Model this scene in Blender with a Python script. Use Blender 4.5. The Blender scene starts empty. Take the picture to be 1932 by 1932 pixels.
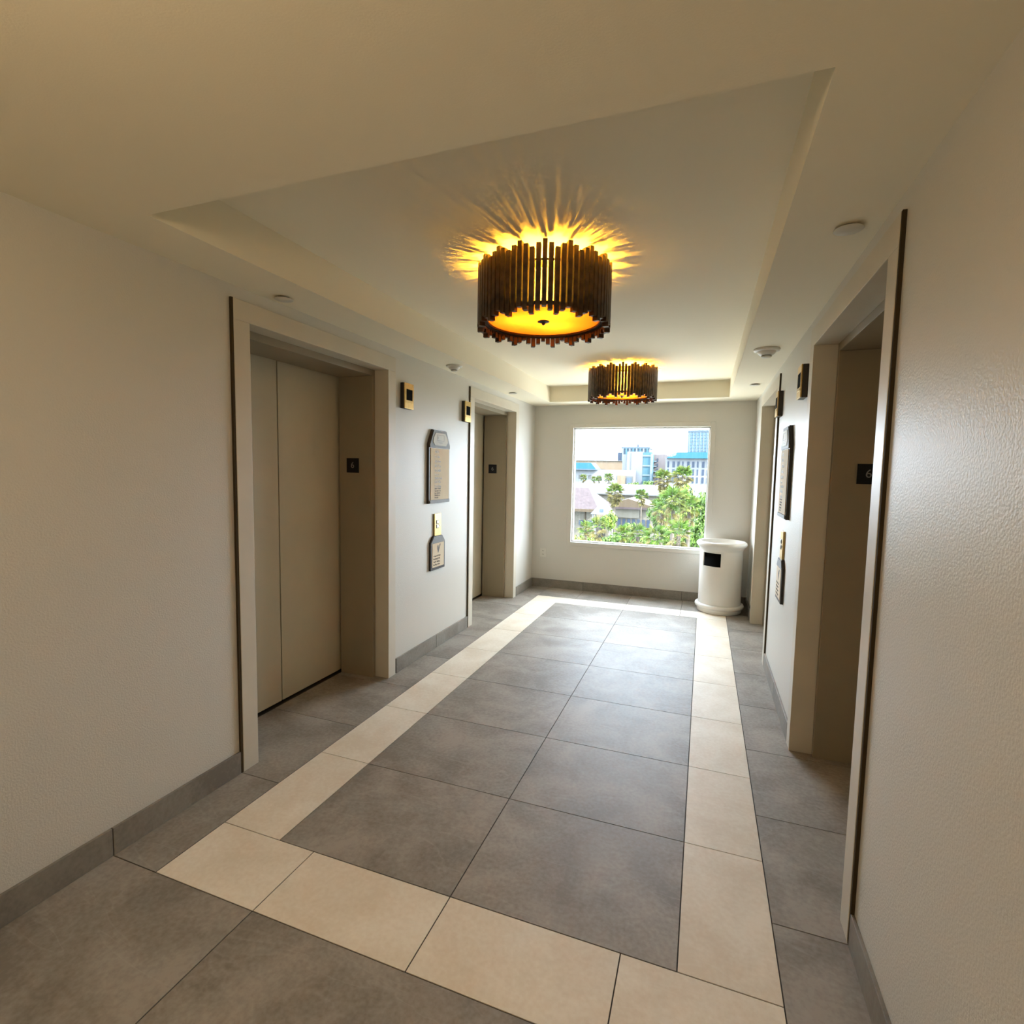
import bpy, bmesh, math, random
from mathutils import Vector, Matrix, Euler

random.seed(7)
scene = bpy.context.scene
C = bpy.context.collection

# ------------------------------------------------------------------ camera
EYE = 1.54
right = Vector((0.93827406, 0.34539168, 0.0186111))
up = Vector((-0.04465122, 0.06759037, 0.9967135))
fwd = Vector((-0.34299862, 0.93602144, -0.07884046))
cam_data = bpy.data.cameras.new('camera')
cam = bpy.data.objects.new('camera', cam_data)
C.objects.link(cam)
cam_data.sensor_width = 36.0
cam_data.lens = 36.0 * 984.8 / 1932.0
cam_data.clip_start = 0.02
cam_data.clip_end = 2000
cam.matrix_world = Matrix(((right.x, up.x, -fwd.x, 0.0),
                           (right.y, up.y, -fwd.y, 0.0),
                           (right.z, up.z, -fwd.z, EYE),
                           (0, 0, 0, 1)))
scene.camera = cam

# ------------------------------------------------------------------ world, exposure
scene.view_settings.view_transform = 'Standard'
scene.view_settings.look = 'None'
scene.view_settings.gamma = 1.0
scene.view_settings.use_curve_mapping = False
scene.view_settings.exposure = 0.5
SKY = 19.0
LAMP_W = 380.0
FILL_GLOW = 18.5
SUN = 34.0

world = bpy.data.worlds.new('sky')
scene.world = world
world.use_nodes = True
nt = world.node_tree
nt.nodes.clear()
wo = nt.nodes.new('ShaderNodeOutputWorld')
bg = nt.nodes.new('ShaderNodeBackground')
tc = nt.nodes.new('ShaderNodeTexCoord')
mp = nt.nodes.new('ShaderNodeMapping')
mp.inputs['Scale'].default_value = (1.0, 1.0, 5.0)
nz = nt.nodes.new('ShaderNodeTexNoise')
nz.inputs['Scale'].default_value = 3.0
nz.inputs['Detail'].default_value = 6.0
cr = nt.nodes.new('ShaderNodeValToRGB')
cr.color_ramp.elements[0].position = 0.35
cr.color_ramp.elements[0].color = (0.50, 0.68, 0.95, 1)
cr.color_ramp.elements[1].position = 0.62
cr.color_ramp.elements[1].color = (0.92, 0.97, 1.0, 1)
nt.links.new(tc.outputs['Generated'], mp.inputs['Vector'])
nt.links.new(mp.outputs['Vector'], nz.inputs['Vector'])
nt.links.new(nz.outputs['Fac'], cr.inputs['Fac'])
nt.links.new(cr.outputs['Color'], bg.inputs['Color'])
bg.inputs['Strength'].default_value = SKY
nt.links.new(bg.outputs['Background'], wo.inputs['Surface'])

# high sun from the right, just behind the building's plane: it lights the grounds, never the lobby
sl = bpy.data.lights.new('sun', 'SUN')
sl.energy = SUN
sl.angle = math.radians(3)
sl.color = (1.0, 0.95, 0.86)
so = bpy.data.objects.new('sun', sl)
C.objects.link(so)
so.rotation_euler = Vector((0.72, -0.25, 0.65)).to_track_quat('Z', 'Y').to_euler()

# sampling portal in the window opening (emits nothing, only guides sky sampling)
pl = bpy.data.lights.new('window_portal', 'AREA')
pl.shape = 'RECTANGLE'
pl.size = 1.66
pl.size_y = 1.48
pl.cycles.is_portal = True
po = bpy.data.objects.new('window_portal', pl)
C.objects.link(po)
po.location = (-0.7785, 6.86, 1.366)
po.rotation_euler = (math.radians(-90), 0, 0)

cy = scene.cycles
cy.max_bounces = 10
cy.diffuse_bounces = 5
cy.use_adaptive_sampling = True
cy.adaptive_threshold = 0.06
cy.glossy_bounces = 4
cy.transmission_bounces = 6
cy.transparent_max_bounces = 12
cy.caustics_reflective = False
cy.caustics_refractive = False
cy.sample_clamp_indirect = 8.0

# ------------------------------------------------------------------ dimensions (metres)
WL, WR, YB, YF = -2.127, 0.525, 6.615, -2.3
H, H2 = 2.39, 2.575
TX0, TX1, TY0, TY1 = -1.831, 0.218, 1.312, 6.273
DOOR_Y = (2.60, 5.265)                      # centres of the lift doors on both walls
CASE_W, CASE_IN, CASE_TOP, CASE_SOFF = 0.690, 0.597, 2.329, 2.231
WX0, WX1, WZ0, WZ1 = -1.654, 0.097, 0.58, 2.156   # window casing outer

# ------------------------------------------------------------------ materials
MATS = {}

def mat(name, color, rough=0.6, metal=0.0, spec=0.5, noise=None, bump=None, emit=None, rand=0.0):
    """Principled material; noise=(scale, amount) colour mottling, bump=(scale, strength, distance)."""
    if name in MATS:
        return MATS[name]
    m = bpy.data.materials.new(name)
    m.use_nodes = True
    t = m.node_tree
    b = t.nodes['Principled BSDF']
    b.inputs['Base Color'].default_value = (*color, 1)
    b.inputs['Roughness'].default_value = rough
    b.inputs['Metallic'].default_value = metal
    b.inputs['Specular IOR Level'].default_value = spec
    co = t.nodes.new('ShaderNodeTexCoord')
    if noise:
        n = t.nodes.new('ShaderNodeTexNoise')
        n.inputs['Scale'].default_value = noise[0]
        n.inputs['Detail'].default_value = 5.0
        t.links.new(co.outputs['Object'], n.inputs['Vector'])
        r = t.nodes.new('ShaderNodeMapRange')
        r.inputs['From Min'].default_value = 0.3
        r.inputs['From Max'].default_value = 0.7
        r.inputs['To Min'].default_value = 1 - noise[1]
        r.inputs['To Max'].default_value = 1 + noise[1]
        t.links.new(n.outputs['Fac'], r.inputs['Value'])
        v = t.nodes.new('ShaderNodeVectorMath')
        v.operation = 'SCALE'
        v.inputs[0].default_value = color
        t.links.new(r.outputs['Result'], v.inputs['Scale'])
        t.links.new(v.outputs['Vector'], b.inputs['Base Color'])
    if bump:
        n2 = t.nodes.new('ShaderNodeTexNoise')
        n2.inputs['Scale'].default_value = bump[0]
        n2.inputs['Detail'].default_value = 2.0
        t.links.new(co.outputs['Object'], n2.inputs['Vector'])
        bp = t.nodes.new('ShaderNodeBump')
        bp.inputs['Strength'].default_value = bump[1]
        bp.inputs['Distance'].default_value = bump[2]
        t.links.new(n2.outputs['Fac'], bp.inputs['Height'])
        t.links.new(bp.outputs['Normal'], b.inputs['Normal'])
    if emit:
        b.inputs['Emission Color'].default_value = (*emit[0], 1)
        b.inputs['Emission Strength'].default_value = emit[1]
    MATS[name] = m
    return m


def stone(name, c_lo, c_hi, vein, rough):
    """Porcelain stone tile: cloudy mottling, fine grain and a few faint veins, shifted for each tile."""
    m = bpy.data.materials.new(name)
    m.use_nodes = True
    t = m.node_tree
    b = t.nodes['Principled BSDF']
    co = t.nodes.new('ShaderNodeTexCoord')
    oi = t.nodes.new('ShaderNodeObjectInfo')
    sc = t.nodes.new('ShaderNodeVectorMath'); sc.operation = 'SCALE'
    sc.inputs[0].default_value = (37.0, 61.0, 13.0)
    t.links.new(oi.outputs['Random'], sc.inputs['Scale'])
    ad = t.nodes.new('ShaderNodeVectorMath'); ad.operation = 'ADD'
    t.links.new(co.outputs['Object'], ad.inputs[0])
    t.links.new(sc.outputs['Vector'], ad.inputs[1])
    n1 = t.nodes.new('ShaderNodeTexNoise')
    n1.inputs['Scale'].default_value = 3.2; n1.inputs['Detail'].default_value = 8.0
    n1.inputs['Distortion'].default_value = 0.6
    t.links.new(ad.outputs['Vector'], n1.inputs['Vector'])
    n2 = t.nodes.new('ShaderNodeTexNoise')
    n2.inputs['Scale'].default_value = 60.0; n2.inputs['Detail'].default_value = 3.0
    t.links.new(ad.outputs['Vector'], n2.inputs['Vector'])
    mx = t.nodes.new('ShaderNodeMath'); mx.operation = 'MULTIPLY_ADD'
    mx.inputs[1].default_value = 0.45
    t.links.new(n2.outputs['Fac'], mx.inputs[0])
    t.links.new(n1.outputs['Fac'], mx.inputs[2])
    cr = t.nodes.new('ShaderNodeValToRGB')
    cr.color_ramp.elements[0].position = 0.55
    cr.color_ramp.elements[0].color = (*c_lo, 1)
    cr.color_ramp.elements[1].position = 0.90
    cr.color_ramp.elements[1].color = (*c_hi, 1)
    t.links.new(mx.outputs['Value'], cr.inputs['Fac'])
    # veins
    mp_ = t.nodes.new('ShaderNodeMapping')
    mp_.inputs['Rotation'].default_value = (0, 0, 0.9)
    mp_.inputs['Scale'].default_value = (0.9, 2.6, 1.0)
    t.links.new(ad.outputs['Vector'], mp_.inputs['Vector'])
    n3 = t.nodes.new('ShaderNodeTexNoise')
    n3.inputs['Scale'].default_value = 1.3; n3.inputs['Detail'].default_value = 4.0
    n3.inputs['Distortion'].default_value = 0.8
    t.links.new(mp_.outputs['Vector'], n3.inputs['Vector'])
    s1 = t.nodes.new('ShaderNodeMath'); s1.operation = 'SUBTRACT'; s1.inputs[1].default_value = 0.5
    t.links.new(n3.outputs['Fac'], s1.inputs[0])
    s2 = t.nodes.new('ShaderNodeMath'); s2.operation = 'ABSOLUTE'
    t.links.new(s1.outputs[0], s2.inputs[0])
    s3 = t.nodes.new('ShaderNodeMapRange')
    s3.inputs['From Min'].default_value = 0.0; s3.inputs['From Max'].default_value = 0.012
    s3.inputs['To Min'].default_value = 0.20; s3.inputs['To Max'].default_value = 0.0
    t.links.new(s2.outputs[0], s3.inputs['Value'])
    mix = t.nodes.new('ShaderNodeMix'); mix.data_type = 'RGBA'
    t.links.new(s3.outputs['Result'], mix.inputs['Factor'])
    t.links.new(cr.outputs['Color'], mix.inputs['A'])
    mix.inputs['B'].default_value = (*vein, 1)
    t.links.new(mix.outputs['Result'], b.inputs['Base Color'])
    b.inputs['Roughness'].default_value = rough
    b.inputs['Specular IOR Level'].default_value = 0.43
    bp = t.nodes.new('ShaderNodeBump')
    bp.inputs['Strength'].default_value = 0.12; bp.inputs['Distance'].default_value = 0.001
    t.links.new(n2.outputs['Fac'], bp.inputs['Height'])
    t.links.new(bp.outputs['Normal'], b.inputs['Normal'])
    return m


M_WALL = mat('wall_paint', (0.62, 0.595, 0.535), 0.45, bump=(150, 0.5, 0.002))
M_CEIL = mat('ceiling_paint', (0.85, 0.78, 0.61), 0.8, bump=(200, 0.12, 0.002))
M_CASE = mat('taupe_metal_paint', (0.60, 0.545, 0.445), 0.42, noise=(6, 0.03))
M_DOOR = mat('taupe_door_paint', (0.57, 0.51, 0.38), 0.40, noise=(5, 0.03))
M_LINE_SHADE = mat('taupe_lining_shade', (0.29, 0.24, 0.165), 0.45, noise=(6, 0.03))  # taupe darkened to put the doorway recess's shade into the colour
M_DARK = mat('dark_gap', (0.02, 0.018, 0.015), 0.8)
M_GROUT = mat('grout', (0.055, 0.045, 0.036), 0.9)
M_EDGE_SHADE = mat('casing_edge_shade', (0.060, 0.043, 0.022), 0.8, spec=0.1)  # painted shade for the casing's near side
M_GREY = stone('grey_porcelain', (0.215, 0.192, 0.162), (0.36, 0.33, 0.29), (0.46, 0.43, 0.385), 0.56)
M_CREAM = stone('cream_porcelain', (0.76, 0.665, 0.53), (0.88, 0.81, 0.69), (0.90, 0.85, 0.75), 0.56)
M_BASE = stone('base_porcelain', (0.185, 0.164, 0.135), (0.28, 0.255, 0.215), (0.30, 0.28, 0.24), 0.5)
M_WHITE = mat('white_plastic', (0.70, 0.67, 0.60), 0.4)
M_BIN = mat('bin_white', (0.82, 0.80, 0.76), 0.28, noise=(4, 0.02))
M_BLACK = mat('matt_black', (0.005, 0.005, 0.005), 0.9, spec=0.05)
M_BRASS = mat('brushed_brass', (0.52, 0.36, 0.13), 0.32, metal=0.85, noise=(40, 0.12))
M_BRONZE = mat('dark_bronze', (0.035, 0.028, 0.022), 0.4, metal=0.3)
M_SIGNGREY = mat('sign_pewter', (0.16, 0.155, 0.145), 0.6, metal=0.0, noise=(30, 0.1))
M_SIGNCREAM = mat('sign_cream', (0.66, 0.53, 0.35), 0.75, noise=(12, 0.05))
M_EMBLEM = mat('emblem_cream', (0.52, 0.49, 0.40), 0.6)
M_INK = mat('brown_ink', (0.07, 0.045, 0.02), 0.6)
M_INKPALE = mat('pale_ink', (0.24, 0.20, 0.15), 0.5)
M_PLATE = mat('number_plate_black', (0.006, 0.006, 0.008), 0.5, spec=0.25)
M_NUM = mat('number_grey', (0.22, 0.22, 0.22), 0.5)
M_BUTTON = mat('button_steel', (0.45, 0.43, 0.38), 0.3, metal=0.8)
M_SLAT = mat('lamp_slat_bronze', (0.060, 0.030, 0.011), 0.42, metal=0.25, noise=(22, 0.65))
M_RING = mat('lamp_ring_bronze', (0.035, 0.022, 0.012), 0.4, metal=0.4)
M_ALU = mat('window_aluminium', (0.62, 0.62, 0.60), 0.35, metal=0.2)
M_SPRINK = mat('cover_white', (0.62, 0.58, 0.50), 0.6)


def translucent(name, color, fac):
    m = bpy.data.materials.new(name)
    m.use_nodes = True
    t = m.node_tree
    t.nodes.clear()
    o = t.nodes.new('ShaderNodeOutputMaterial')
    tr = t.nodes.new('ShaderNodeBsdfTranslucent')
    tr.inputs['Color'].default_value = (*color, 1)
    df = t.nodes.new('ShaderNodeBsdfDiffuse')
    df.inputs['Color'].default_value = (*color, 1)
    mx = t.nodes.new('ShaderNodeMixShader')
    mx.inputs[0].default_value = fac
    t.links.new(df.outputs[0], mx.inputs[1])
    t.links.new(tr.outputs[0], mx.inputs[2])
    t.links.new(mx.outputs[0], o.inputs['Surface'])
    return m


M_DIFF = translucent('frosted_diffuser', (0.060, 0.0235, 0.011), 0.6)
M_SHADE = translucent('linen_shade', (0.45, 0.44, 0.42), 0.5)


def glass():
    m = bpy.data.materials.new('window_glass')
    m.use_nodes = True
    t = m.node_tree
    t.nodes.clear()
    o = t.nodes.new('ShaderNodeOutputMaterial')
    tr = t.nodes.new('ShaderNodeBsdfTransparent')
    tr.inputs['Color'].default_value = (0.96, 0.985, 0.975, 1)
    gl = t.nodes.new('ShaderNodeBsdfGlossy')
    gl.inputs['Roughness'].default_value = 0.02
    fr = t.nodes.new('ShaderNodeFresnel')
    fr.inputs['IOR'].default_value = 1.45
    m1 = t.nodes.new('ShaderNodeMixShader')
    t.links.new(fr.outputs[0], m1.inputs[0])
    t.links.new(tr.outputs[0], m1.inputs[1])
    t.links.new(gl.outputs[0], m1.inputs[2])
    # dried rain streaks: a thin whitish film running down the pane
    co = t.nodes.new('ShaderNodeTexCoord')
    mp_ = t.nodes.new('ShaderNodeMapping')
    mp_.inputs['Scale'].default_value = (60.0, 1.0, 1.6)
    t.links.new(co.outputs['Object'], mp_.inputs['Vector'])
    n = t.nodes.new('ShaderNodeTexNoise')
    n.inputs['Scale'].default_value = 1.0
    n.inputs['Detail'].default_value = 3.0
    t.links.new(mp_.outputs['Vector'], n.inputs['Vector'])
    r = t.nodes.new('ShaderNodeMapRange')
    r.inputs['From Min'].default_value = 0.45; r.inputs['From Max'].default_value = 0.75
    r.inputs['To Min'].default_value = 0.0; r.inputs['To Max'].default_value = 0.016
    t.links.new(n.outputs['Fac'], r.inputs['Value'])
    tl = t.nodes.new('ShaderNodeBsdfTranslucent')
    tl.inputs['Color'].default_value = (0.8, 0.85, 0.85, 1)
    m2 = t.nodes.new('ShaderNodeMixShader')
    t.links.new(r.outputs['Result'], m2.inputs[0])
    t.links.new(m1.outputs[0], m2.inputs[1])
    t.links.new(tl.outputs[0], m2.inputs[2])
    t.links.new(m2.outputs[0], o.inputs['Surface'])
    return m


M_GLASS = glass()

# ------------------------------------------------------------------ helpers

def add_box(bm, x0, x1, y0, y1, z0, z1, bevel=0.0):
    r = bmesh.ops.create_cube(bm, size=1.0)
    vs = r['verts']
    for v in vs:
        v.co = Vector(((x0 + x1) / 2 + v.co.x * (x1 - x0),
                       (y0 + y1) / 2 + v.co.y * (y1 - y0),
                       (z0 + z1) / 2 + v.co.z * (z1 - z0)))
    if bevel:
        es = list({e for v in vs for e in v.link_edges})
        bmesh.ops.bevel(bm, geom=es, offset=bevel, segments=2, affect='EDGES', profile=0.5)


def add_lathe(bm, profile, n=48, cap=False):
    """Revolve (r, z) pairs about the z axis."""
    rings = []
    for r, z in profile:
        if r < 1e-6:
            rings.append([bm.verts.new((0, 0, z))])
        else:
            rings.append([bm.verts.new((r * math.cos(2 * math.pi * i / n), r * math.sin(2 * math.pi * i / n), z))
                          for i in range(n)])
    for a, b in zip(rings, rings[1:]):
        for i in range(n):
            j = (i + 1) % n
            if len(a) == 1 and len(b) == 1:
                continue
            if len(a) == 1:
                bm.faces.new((a[0], b[j], b[i]))
            elif len(b) == 1:
                bm.faces.new((a[i], a[j], b[0]))
            else:
                bm.faces.new((a[i], a[j], b[j], b[i]))
    bmesh.ops.recalc_face_normals(bm, faces=bm.faces)


def add_prism(bm, pts, y0, y1):
    """Extrude an (x, z) outline between two y planes."""
    f = [bm.verts.new((x, y0, z)) for x, z in pts]
    b = [bm.verts.new((x, y1, z)) for x, z in pts]
    bm.faces.new(f)
    bm.faces.new(b[::-1])
    n = len(pts)
    for i in range(n):
        j = (i + 1) % n
        bm.faces.new((f[i], b[i], b[j], f[j]))
    bmesh.ops.recalc_face_normals(bm, faces=bm.faces)


def add_tube(bm, pts, radii, n=8):
    rings = []
    for k, p in enumerate(pts):
        p = Vector(p)
        a = Vector(pts[max(k - 1, 0)]); b = Vector(pts[min(k + 1, len(pts) - 1)])
        d = (b - a).normalized()
        s = d.cross(Vector((0.31, 0.95, 0.05))).normalized()
        q = d.cross(s)
        r = radii[k] if isinstance(radii, (list, tuple)) else radii
        rings.append([bm.verts.new(p + (s * math.cos(2 * math.pi * i / n) + q * math.sin(2 * math.pi * i / n)) * r)
                      for i in range(n)])
    for a, b in zip(rings, rings[1:]):
        for i in range(n):
            j = (i + 1) % n
            bm.faces.new((a[i], a[j], b[j], b[i]))
    bm.faces.new(rings[0][::-1]); bm.faces.new(rings[-1])
    bmesh.ops.recalc_face_normals(bm, faces=bm.faces)


def mesh_of(bm, name, m, smooth=False):
    me = bpy.data.meshes.new(name)
    bm.to_mesh(me)
    bm.free()
    me.materials.append(m)
    if smooth:
        for p in me.polygons:
            p.use_smooth = True
    return me


def obj(name, bm, m, parent=None, smooth=False, loc=None, label=None):
    me = bm if isinstance(bm, bpy.types.Mesh) else mesh_of(bm, name, m, smooth)
    o = bpy.data.objects.new(name, me)
    C.objects.link(o)
    if parent:
        o.parent = parent
    if loc:
        o.location = loc
    if label:
        o['label'] = label
    return o


def box_obj(name, x0, x1, y0, y1, z0, z1, m, parent=None, bevel=0.0, label=None):
    bm = bmesh.new()
    add_box(bm, x0, x1, y0, y1, z0, z1, bevel)
    return obj(name, bm, m, parent, label=label)


def tag(o, label, cat, group=None):
    o['label'] = label
    o['category'] = cat
    if group:
        o['group'] = group
    return o


def thing(name, label, cat, loc=(0, 0, 0), rotz=0.0, group=None):
    o = bpy.data.objects.new(name, None)
    o.empty_display_size = 0.1
    C.objects.link(o)
    o.location = loc
    o.rotation_euler = (0, 0, rotz)
    return tag(o, label, cat, group)


def struct(o, label=None):
    o['kind'] = 'structure'
    if label:
        o['label'] = label
    return o


def struct_empty(name, loc=(0, 0, 0), rotz=0.0, label=None):
    o = bpy.data.objects.new(name, None)
    o.empty_display_size = 0.1
    C.objects.link(o)
    o.location = loc
    o.rotation_euler = (0, 0, rotz)
    return struct(o, label)


LEFT, RIGHT = math.pi / 2, -math.pi / 2       # local x runs along the wall, local y into it

# ------------------------------------------------------------------ floor: grout bed and every tile
floor = struct(box_obj('floor', WL - 0.55, WR + 0.55, YF, YB, -0.12, -0.003, M_GROUT),
               'grey and cream porcelain tile floor of the lift lobby')
J = 0.0022
TILE_CACHE = {}


def tile(x0, x1, y0, y1, m):
    w, d = round(x1 - x0 - 2 * J, 4), round(y1 - y0 - 2 * J, 4)
    key = (w, d, m.name)
    if key not in TILE_CACHE:
        bm = bmesh.new()
        add_box(bm, -w / 2, w / 2, -d / 2, d / 2, -0.009, 0.0)
        TILE_CACHE[key] = mesh_of(bm, 'tile', m)
    return obj('tile', TILE_CACHE[key], m, floor, loc=((x0 + x1) / 2, (y0 + y1) / 2, 0.0))


T = 0.61
XA, XB, XC, XD, XE = -1.883, -1.581, -0.795, -0.012, 0.287
XF1, XF3 = XC - T, XC + T
Y0, Y1, YE0, YE1 = 1.291, 1.596, 5.866, 6.134
# field and the cream strips beside it
for k in range(7):
    a, b = Y1 + k * T, Y1 + (k + 1) * T
    tile(XA, XB, a, b, M_CREAM)
    tile(XB, XC, a, b, M_GREY)
    tile(XC, XD, a, b, M_GREY)
    tile(XD, XE, a, b, M_CREAM)
# cream borders across both ends
for a, b in ((XA, XF1), (XF1, XC), (XC, XF3), (XF3, XE)):
    tile(a, b, Y0, Y1, M_CREAM)
    tile(a, b, YE0, YE1, M_CREAM)
# grey margins along the walls (reaching into the door recesses)
ys = [Y0 + k * T for k in range(9)] + [YB]
for a, b in zip(ys, ys[1:]):
    tile(WL - 0.43, XA, a, b, M_GREY)
    tile(XE, WR + 0.43, a, b, M_GREY)
for a, b in ((XA, XF1), (XF1, XC), (XC, XF3), (XF3, XE)):
    tile(a, b, YE1, YB, M_GREY)
# larger grey tiles on the near side of the border
for r in range(3):
    for a, b in ((WL - 0.43, XF1), (XF1, XF1 + 1.22), (XF1 + 1.22, WR + 0.43)):
        tile(a, b, Y0 - (r + 1) * 1.22, Y0 - r * 1.22, M_GREY)

# ------------------------------------------------------------------ walls
GT = 0.001                                     # head fits tight
G = 0.013                                      # shadow gap round each door casing


def side_wall(name, xin, xout, label):
    bm = bmesh.new()
    x0, x1 = min(xin, xout), max(xin, xout)
    cuts = [YF]
    for c in DOOR_Y:
        cuts += [c - CASE_W - G, c + CASE_W + G]
    cuts.append(YB + 0.3)
    for i in range(0, len(cuts), 2):
        add_box(bm, x0, x1, cuts[i], cuts[i + 1], -0.1, H2 + 0.1)
    for c in DOOR_Y:
        add_box(bm, x0, x1, c - CASE_W - G, c + CASE_W + G, CASE_TOP + GT, H2 + 0.1)
    return struct(obj(name, bm, M_WALL), label)


side_wall('wall_left', WL, WL - 0.5, 'off-white textured wall with two lift doors, left of the lobby')
side_wall('wall_right', WR, WR + 0.5, 'off-white textured wall with two lift doors, right of the lobby')
bm = bmesh.new()
add_box(bm, WL, WX0, YB, YB + 0.3, -0.1, H2 + 0.1)
add_box(bm, WX1, WR, YB, YB + 0.3, -0.1, H2 + 0.1)
add_box(bm, WX0, WX1, YB, YB + 0.3, -0.1, WZ0)
add_box(bm, WX0, WX1, YB, YB + 0.3, WZ1, H2 + 0.1)
struct(obj('wall_back', bm, M_WALL), 'beige end wall around the picture window')
struct(box_obj('wall_front', WL - 0.5, WR + 0.5, YF - 0.2, YF, -0.1, H2 + 0.1, M_WALL),
       'off-white wall behind the viewer')

# ------------------------------------------------------------------ ceiling with its raised tray
bm = bmesh.new()
Z3 = H2 + 0.15
add_box(bm, WL, TX0, YF, YB, H, Z3)
add_box(bm, TX1, WR, YF, YB, H, Z3)
add_box(bm, TX0, TX1, YF, TY0, H, Z3)
add_box(bm, TX0, TX1, TY1, YB, H, Z3)
add_box(bm, TX0, TX1, TY0, TY1, H2, Z3)
struct(obj('ceiling', bm, M_CEIL), 'painted ceiling with a long raised tray')

# ------------------------------------------------------------------ tiled skirting


def skirting(name, runs, face):
    """runs: list of (a, b) along the wall; face: 'L', 'R' or 'B'."""
    bm = bmesh.new()
    HB, TB = 0.112, 0.012
    for a, b in runs:
        lo, hi = a[0], b
        s = {'L': (WL, WL + 0.009, lo, hi), 'R': (WR - 0.009, WR, lo, hi), 'B': (lo, hi, YB - 0.009, YB)}[face]
        add_box(bm, *s, 0.0, HB - 0.001)
    root = struct(obj(name, bm, M_GROUT), None)
    for a, b in runs:
        cuts = list(a) + [b]
        for p, q in zip(cuts, cuts[1:]):
            g = 0.0018
            bm = bmesh.new()
            w = q - p - 2 * g
            if face == 'B':
                add_box(bm, -w / 2, w / 2, -TB / 2, TB / 2, 0, HB, 0.0012)
                loc = ((p + q) / 2, YB - TB / 2, 0.0)
            else:
                add_box(bm, -TB / 2, TB / 2, -w / 2, w / 2, 0, HB, 0.0012)
                loc = ((WL + TB / 2) if face == 'L' else (WR - TB / 2), (p + q) / 2, 0.0)
            obj('skirting_tile', bm, M_BASE, root, loc=loc)
    return root


d = CASE_W + G
RUNS = [([YF + 0.002, 0.07, Y0], DOOR_Y[0] - d), ([DOOR_Y[0] + d, 3.93], DOOR_Y[1] - d), ([DOOR_Y[1] + d], YB)]
skirting('baseboard_left', RUNS, 'L')['label'] = 'grey tile skirting along the left wall'
skirting('baseboard_right', RUNS, 'R')['label'] = 'grey tile skirting along the right wall'
skirting('baseboard_back', [([WL + 0.012, -1.42, -0.2], WR - 0.012)], 'B')['label'] = 'grey tile skirting below the window'

# ------------------------------------------------------------------ lift doors


def lift_door(name, wall_x, yc, rot, label):
    r = struct_empty(name, (wall_x, yc, 0), rot, label)
    yf, y1, y2 = -0.013, 0.102, 0.385
    LI, LT = 0.567, 2.19
    for s in (-1, 1):
        a, b = sorted((s * CASE_IN, s * CASE_W))
        box_obj('casing_jamb', a, b, yf, y1, 0, CASE_SOFF, M_CASE, r, 0.002)
        a, b = sorted((s * CASE_W, s * (CASE_W + G - 0.001)))
        if (s < 0) == (rot > 0):               # dark strip painting the casing's shade down the near edge, painted filler down the far one
            box_obj('edge_shade_strip', a, b, -0.011, 0.06, 0.0, CASE_TOP, M_EDGE_SHADE, r)
        else:
            box_obj('edge_filler', a, b, 0.0, 0.06, 0.0, CASE_TOP, M_WALL, r)
        a, b = sorted((s * LI, s * (CASE_W - 0.01)))
        box_obj('jamb_lining', a, b, y1, y2, 0, LT, M_LINE_SHADE, r, 0.002)
        a, b = sorted((s * 0.0040, s * 0.60))
        p = box_obj('door_panel', a, b, y2 + 0.020, y2 + 0.055, 0.012, 2.24, M_DOOR, r, 0.0015)
    box_obj('casing_head', -CASE_W, CASE_W, yf, y1, CASE_SOFF, CASE_TOP, M_CASE, r, 0.002)
    box_obj('head_lining', -CASE_W + 0.01, CASE_W - 0.01, y1, y2, LT, CASE_TOP, M_LINE_SHADE, r, 0.002)
    box_obj('sill', -0.66, 0.66, y2 - 0.004, y2 + 0.07, -0.012, 0.0012, M_BRONZE, r)
    box_obj('shaft_backing', -0.78, 0.78, 0.500, 0.53, -0.1, CASE_TOP + 0.08, M_DARK, r)
    return r


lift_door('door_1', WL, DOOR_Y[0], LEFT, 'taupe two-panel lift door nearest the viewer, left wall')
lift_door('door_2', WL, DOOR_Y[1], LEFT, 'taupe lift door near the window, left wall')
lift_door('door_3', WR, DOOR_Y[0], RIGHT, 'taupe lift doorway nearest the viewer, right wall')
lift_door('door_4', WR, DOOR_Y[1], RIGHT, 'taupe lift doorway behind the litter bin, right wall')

# ------------------------------------------------------------------ window
win = struct_empty('window_1', (0, 0, 0), 0, 'large fixed picture window over palms and hotels')
CW = 0.054
IX0, IX1, IZ0, IZ1 = WX0 + CW, WX1 - CW, WZ0 + CW - 0.004, WZ1 - CW
yc0, yc1 = YB - 0.013, YB + 0.045
for nm, b in (('casing', (WX0, IX0, WZ0, WZ1)), ('casing', (IX1, WX1, WZ0, WZ1)),
              ('casing', (IX0, IX1, IZ1, WZ1)), ('casing', (IX0, IX1, WZ0, IZ0))):
    box_obj(nm, b[0], b[1], yc0, yc1, b[2], b[3], M_WALL, win, 0.003)
FW = 0.016
for b in ((IX0 - 0.002, IX0 + FW, IZ0, IZ1), (IX1 - FW, IX1 + 0.002, IZ0, IZ1),
          (IX0, IX1, IZ1 - FW, IZ1), (IX0, IX1, IZ0, IZ0 + FW)):
    box_obj('glazing_frame', b[0], b[1], YB + 0.030, YB + 0.095, b[2], b[3], M_ALU, win, 0.002)
bm = bmesh.new()
f = [bm.verts.new(p) for p in ((IX0, 0, IZ0), (IX1, 0, IZ0), (IX1, 0, IZ1), (IX0, 0, IZ1))]
bm.faces.new(f)
obj('pane', bm, M_GLASS, win, loc=(0, YB + 0.060, 0))

# ------------------------------------------------------------------ lettering helpers


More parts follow.
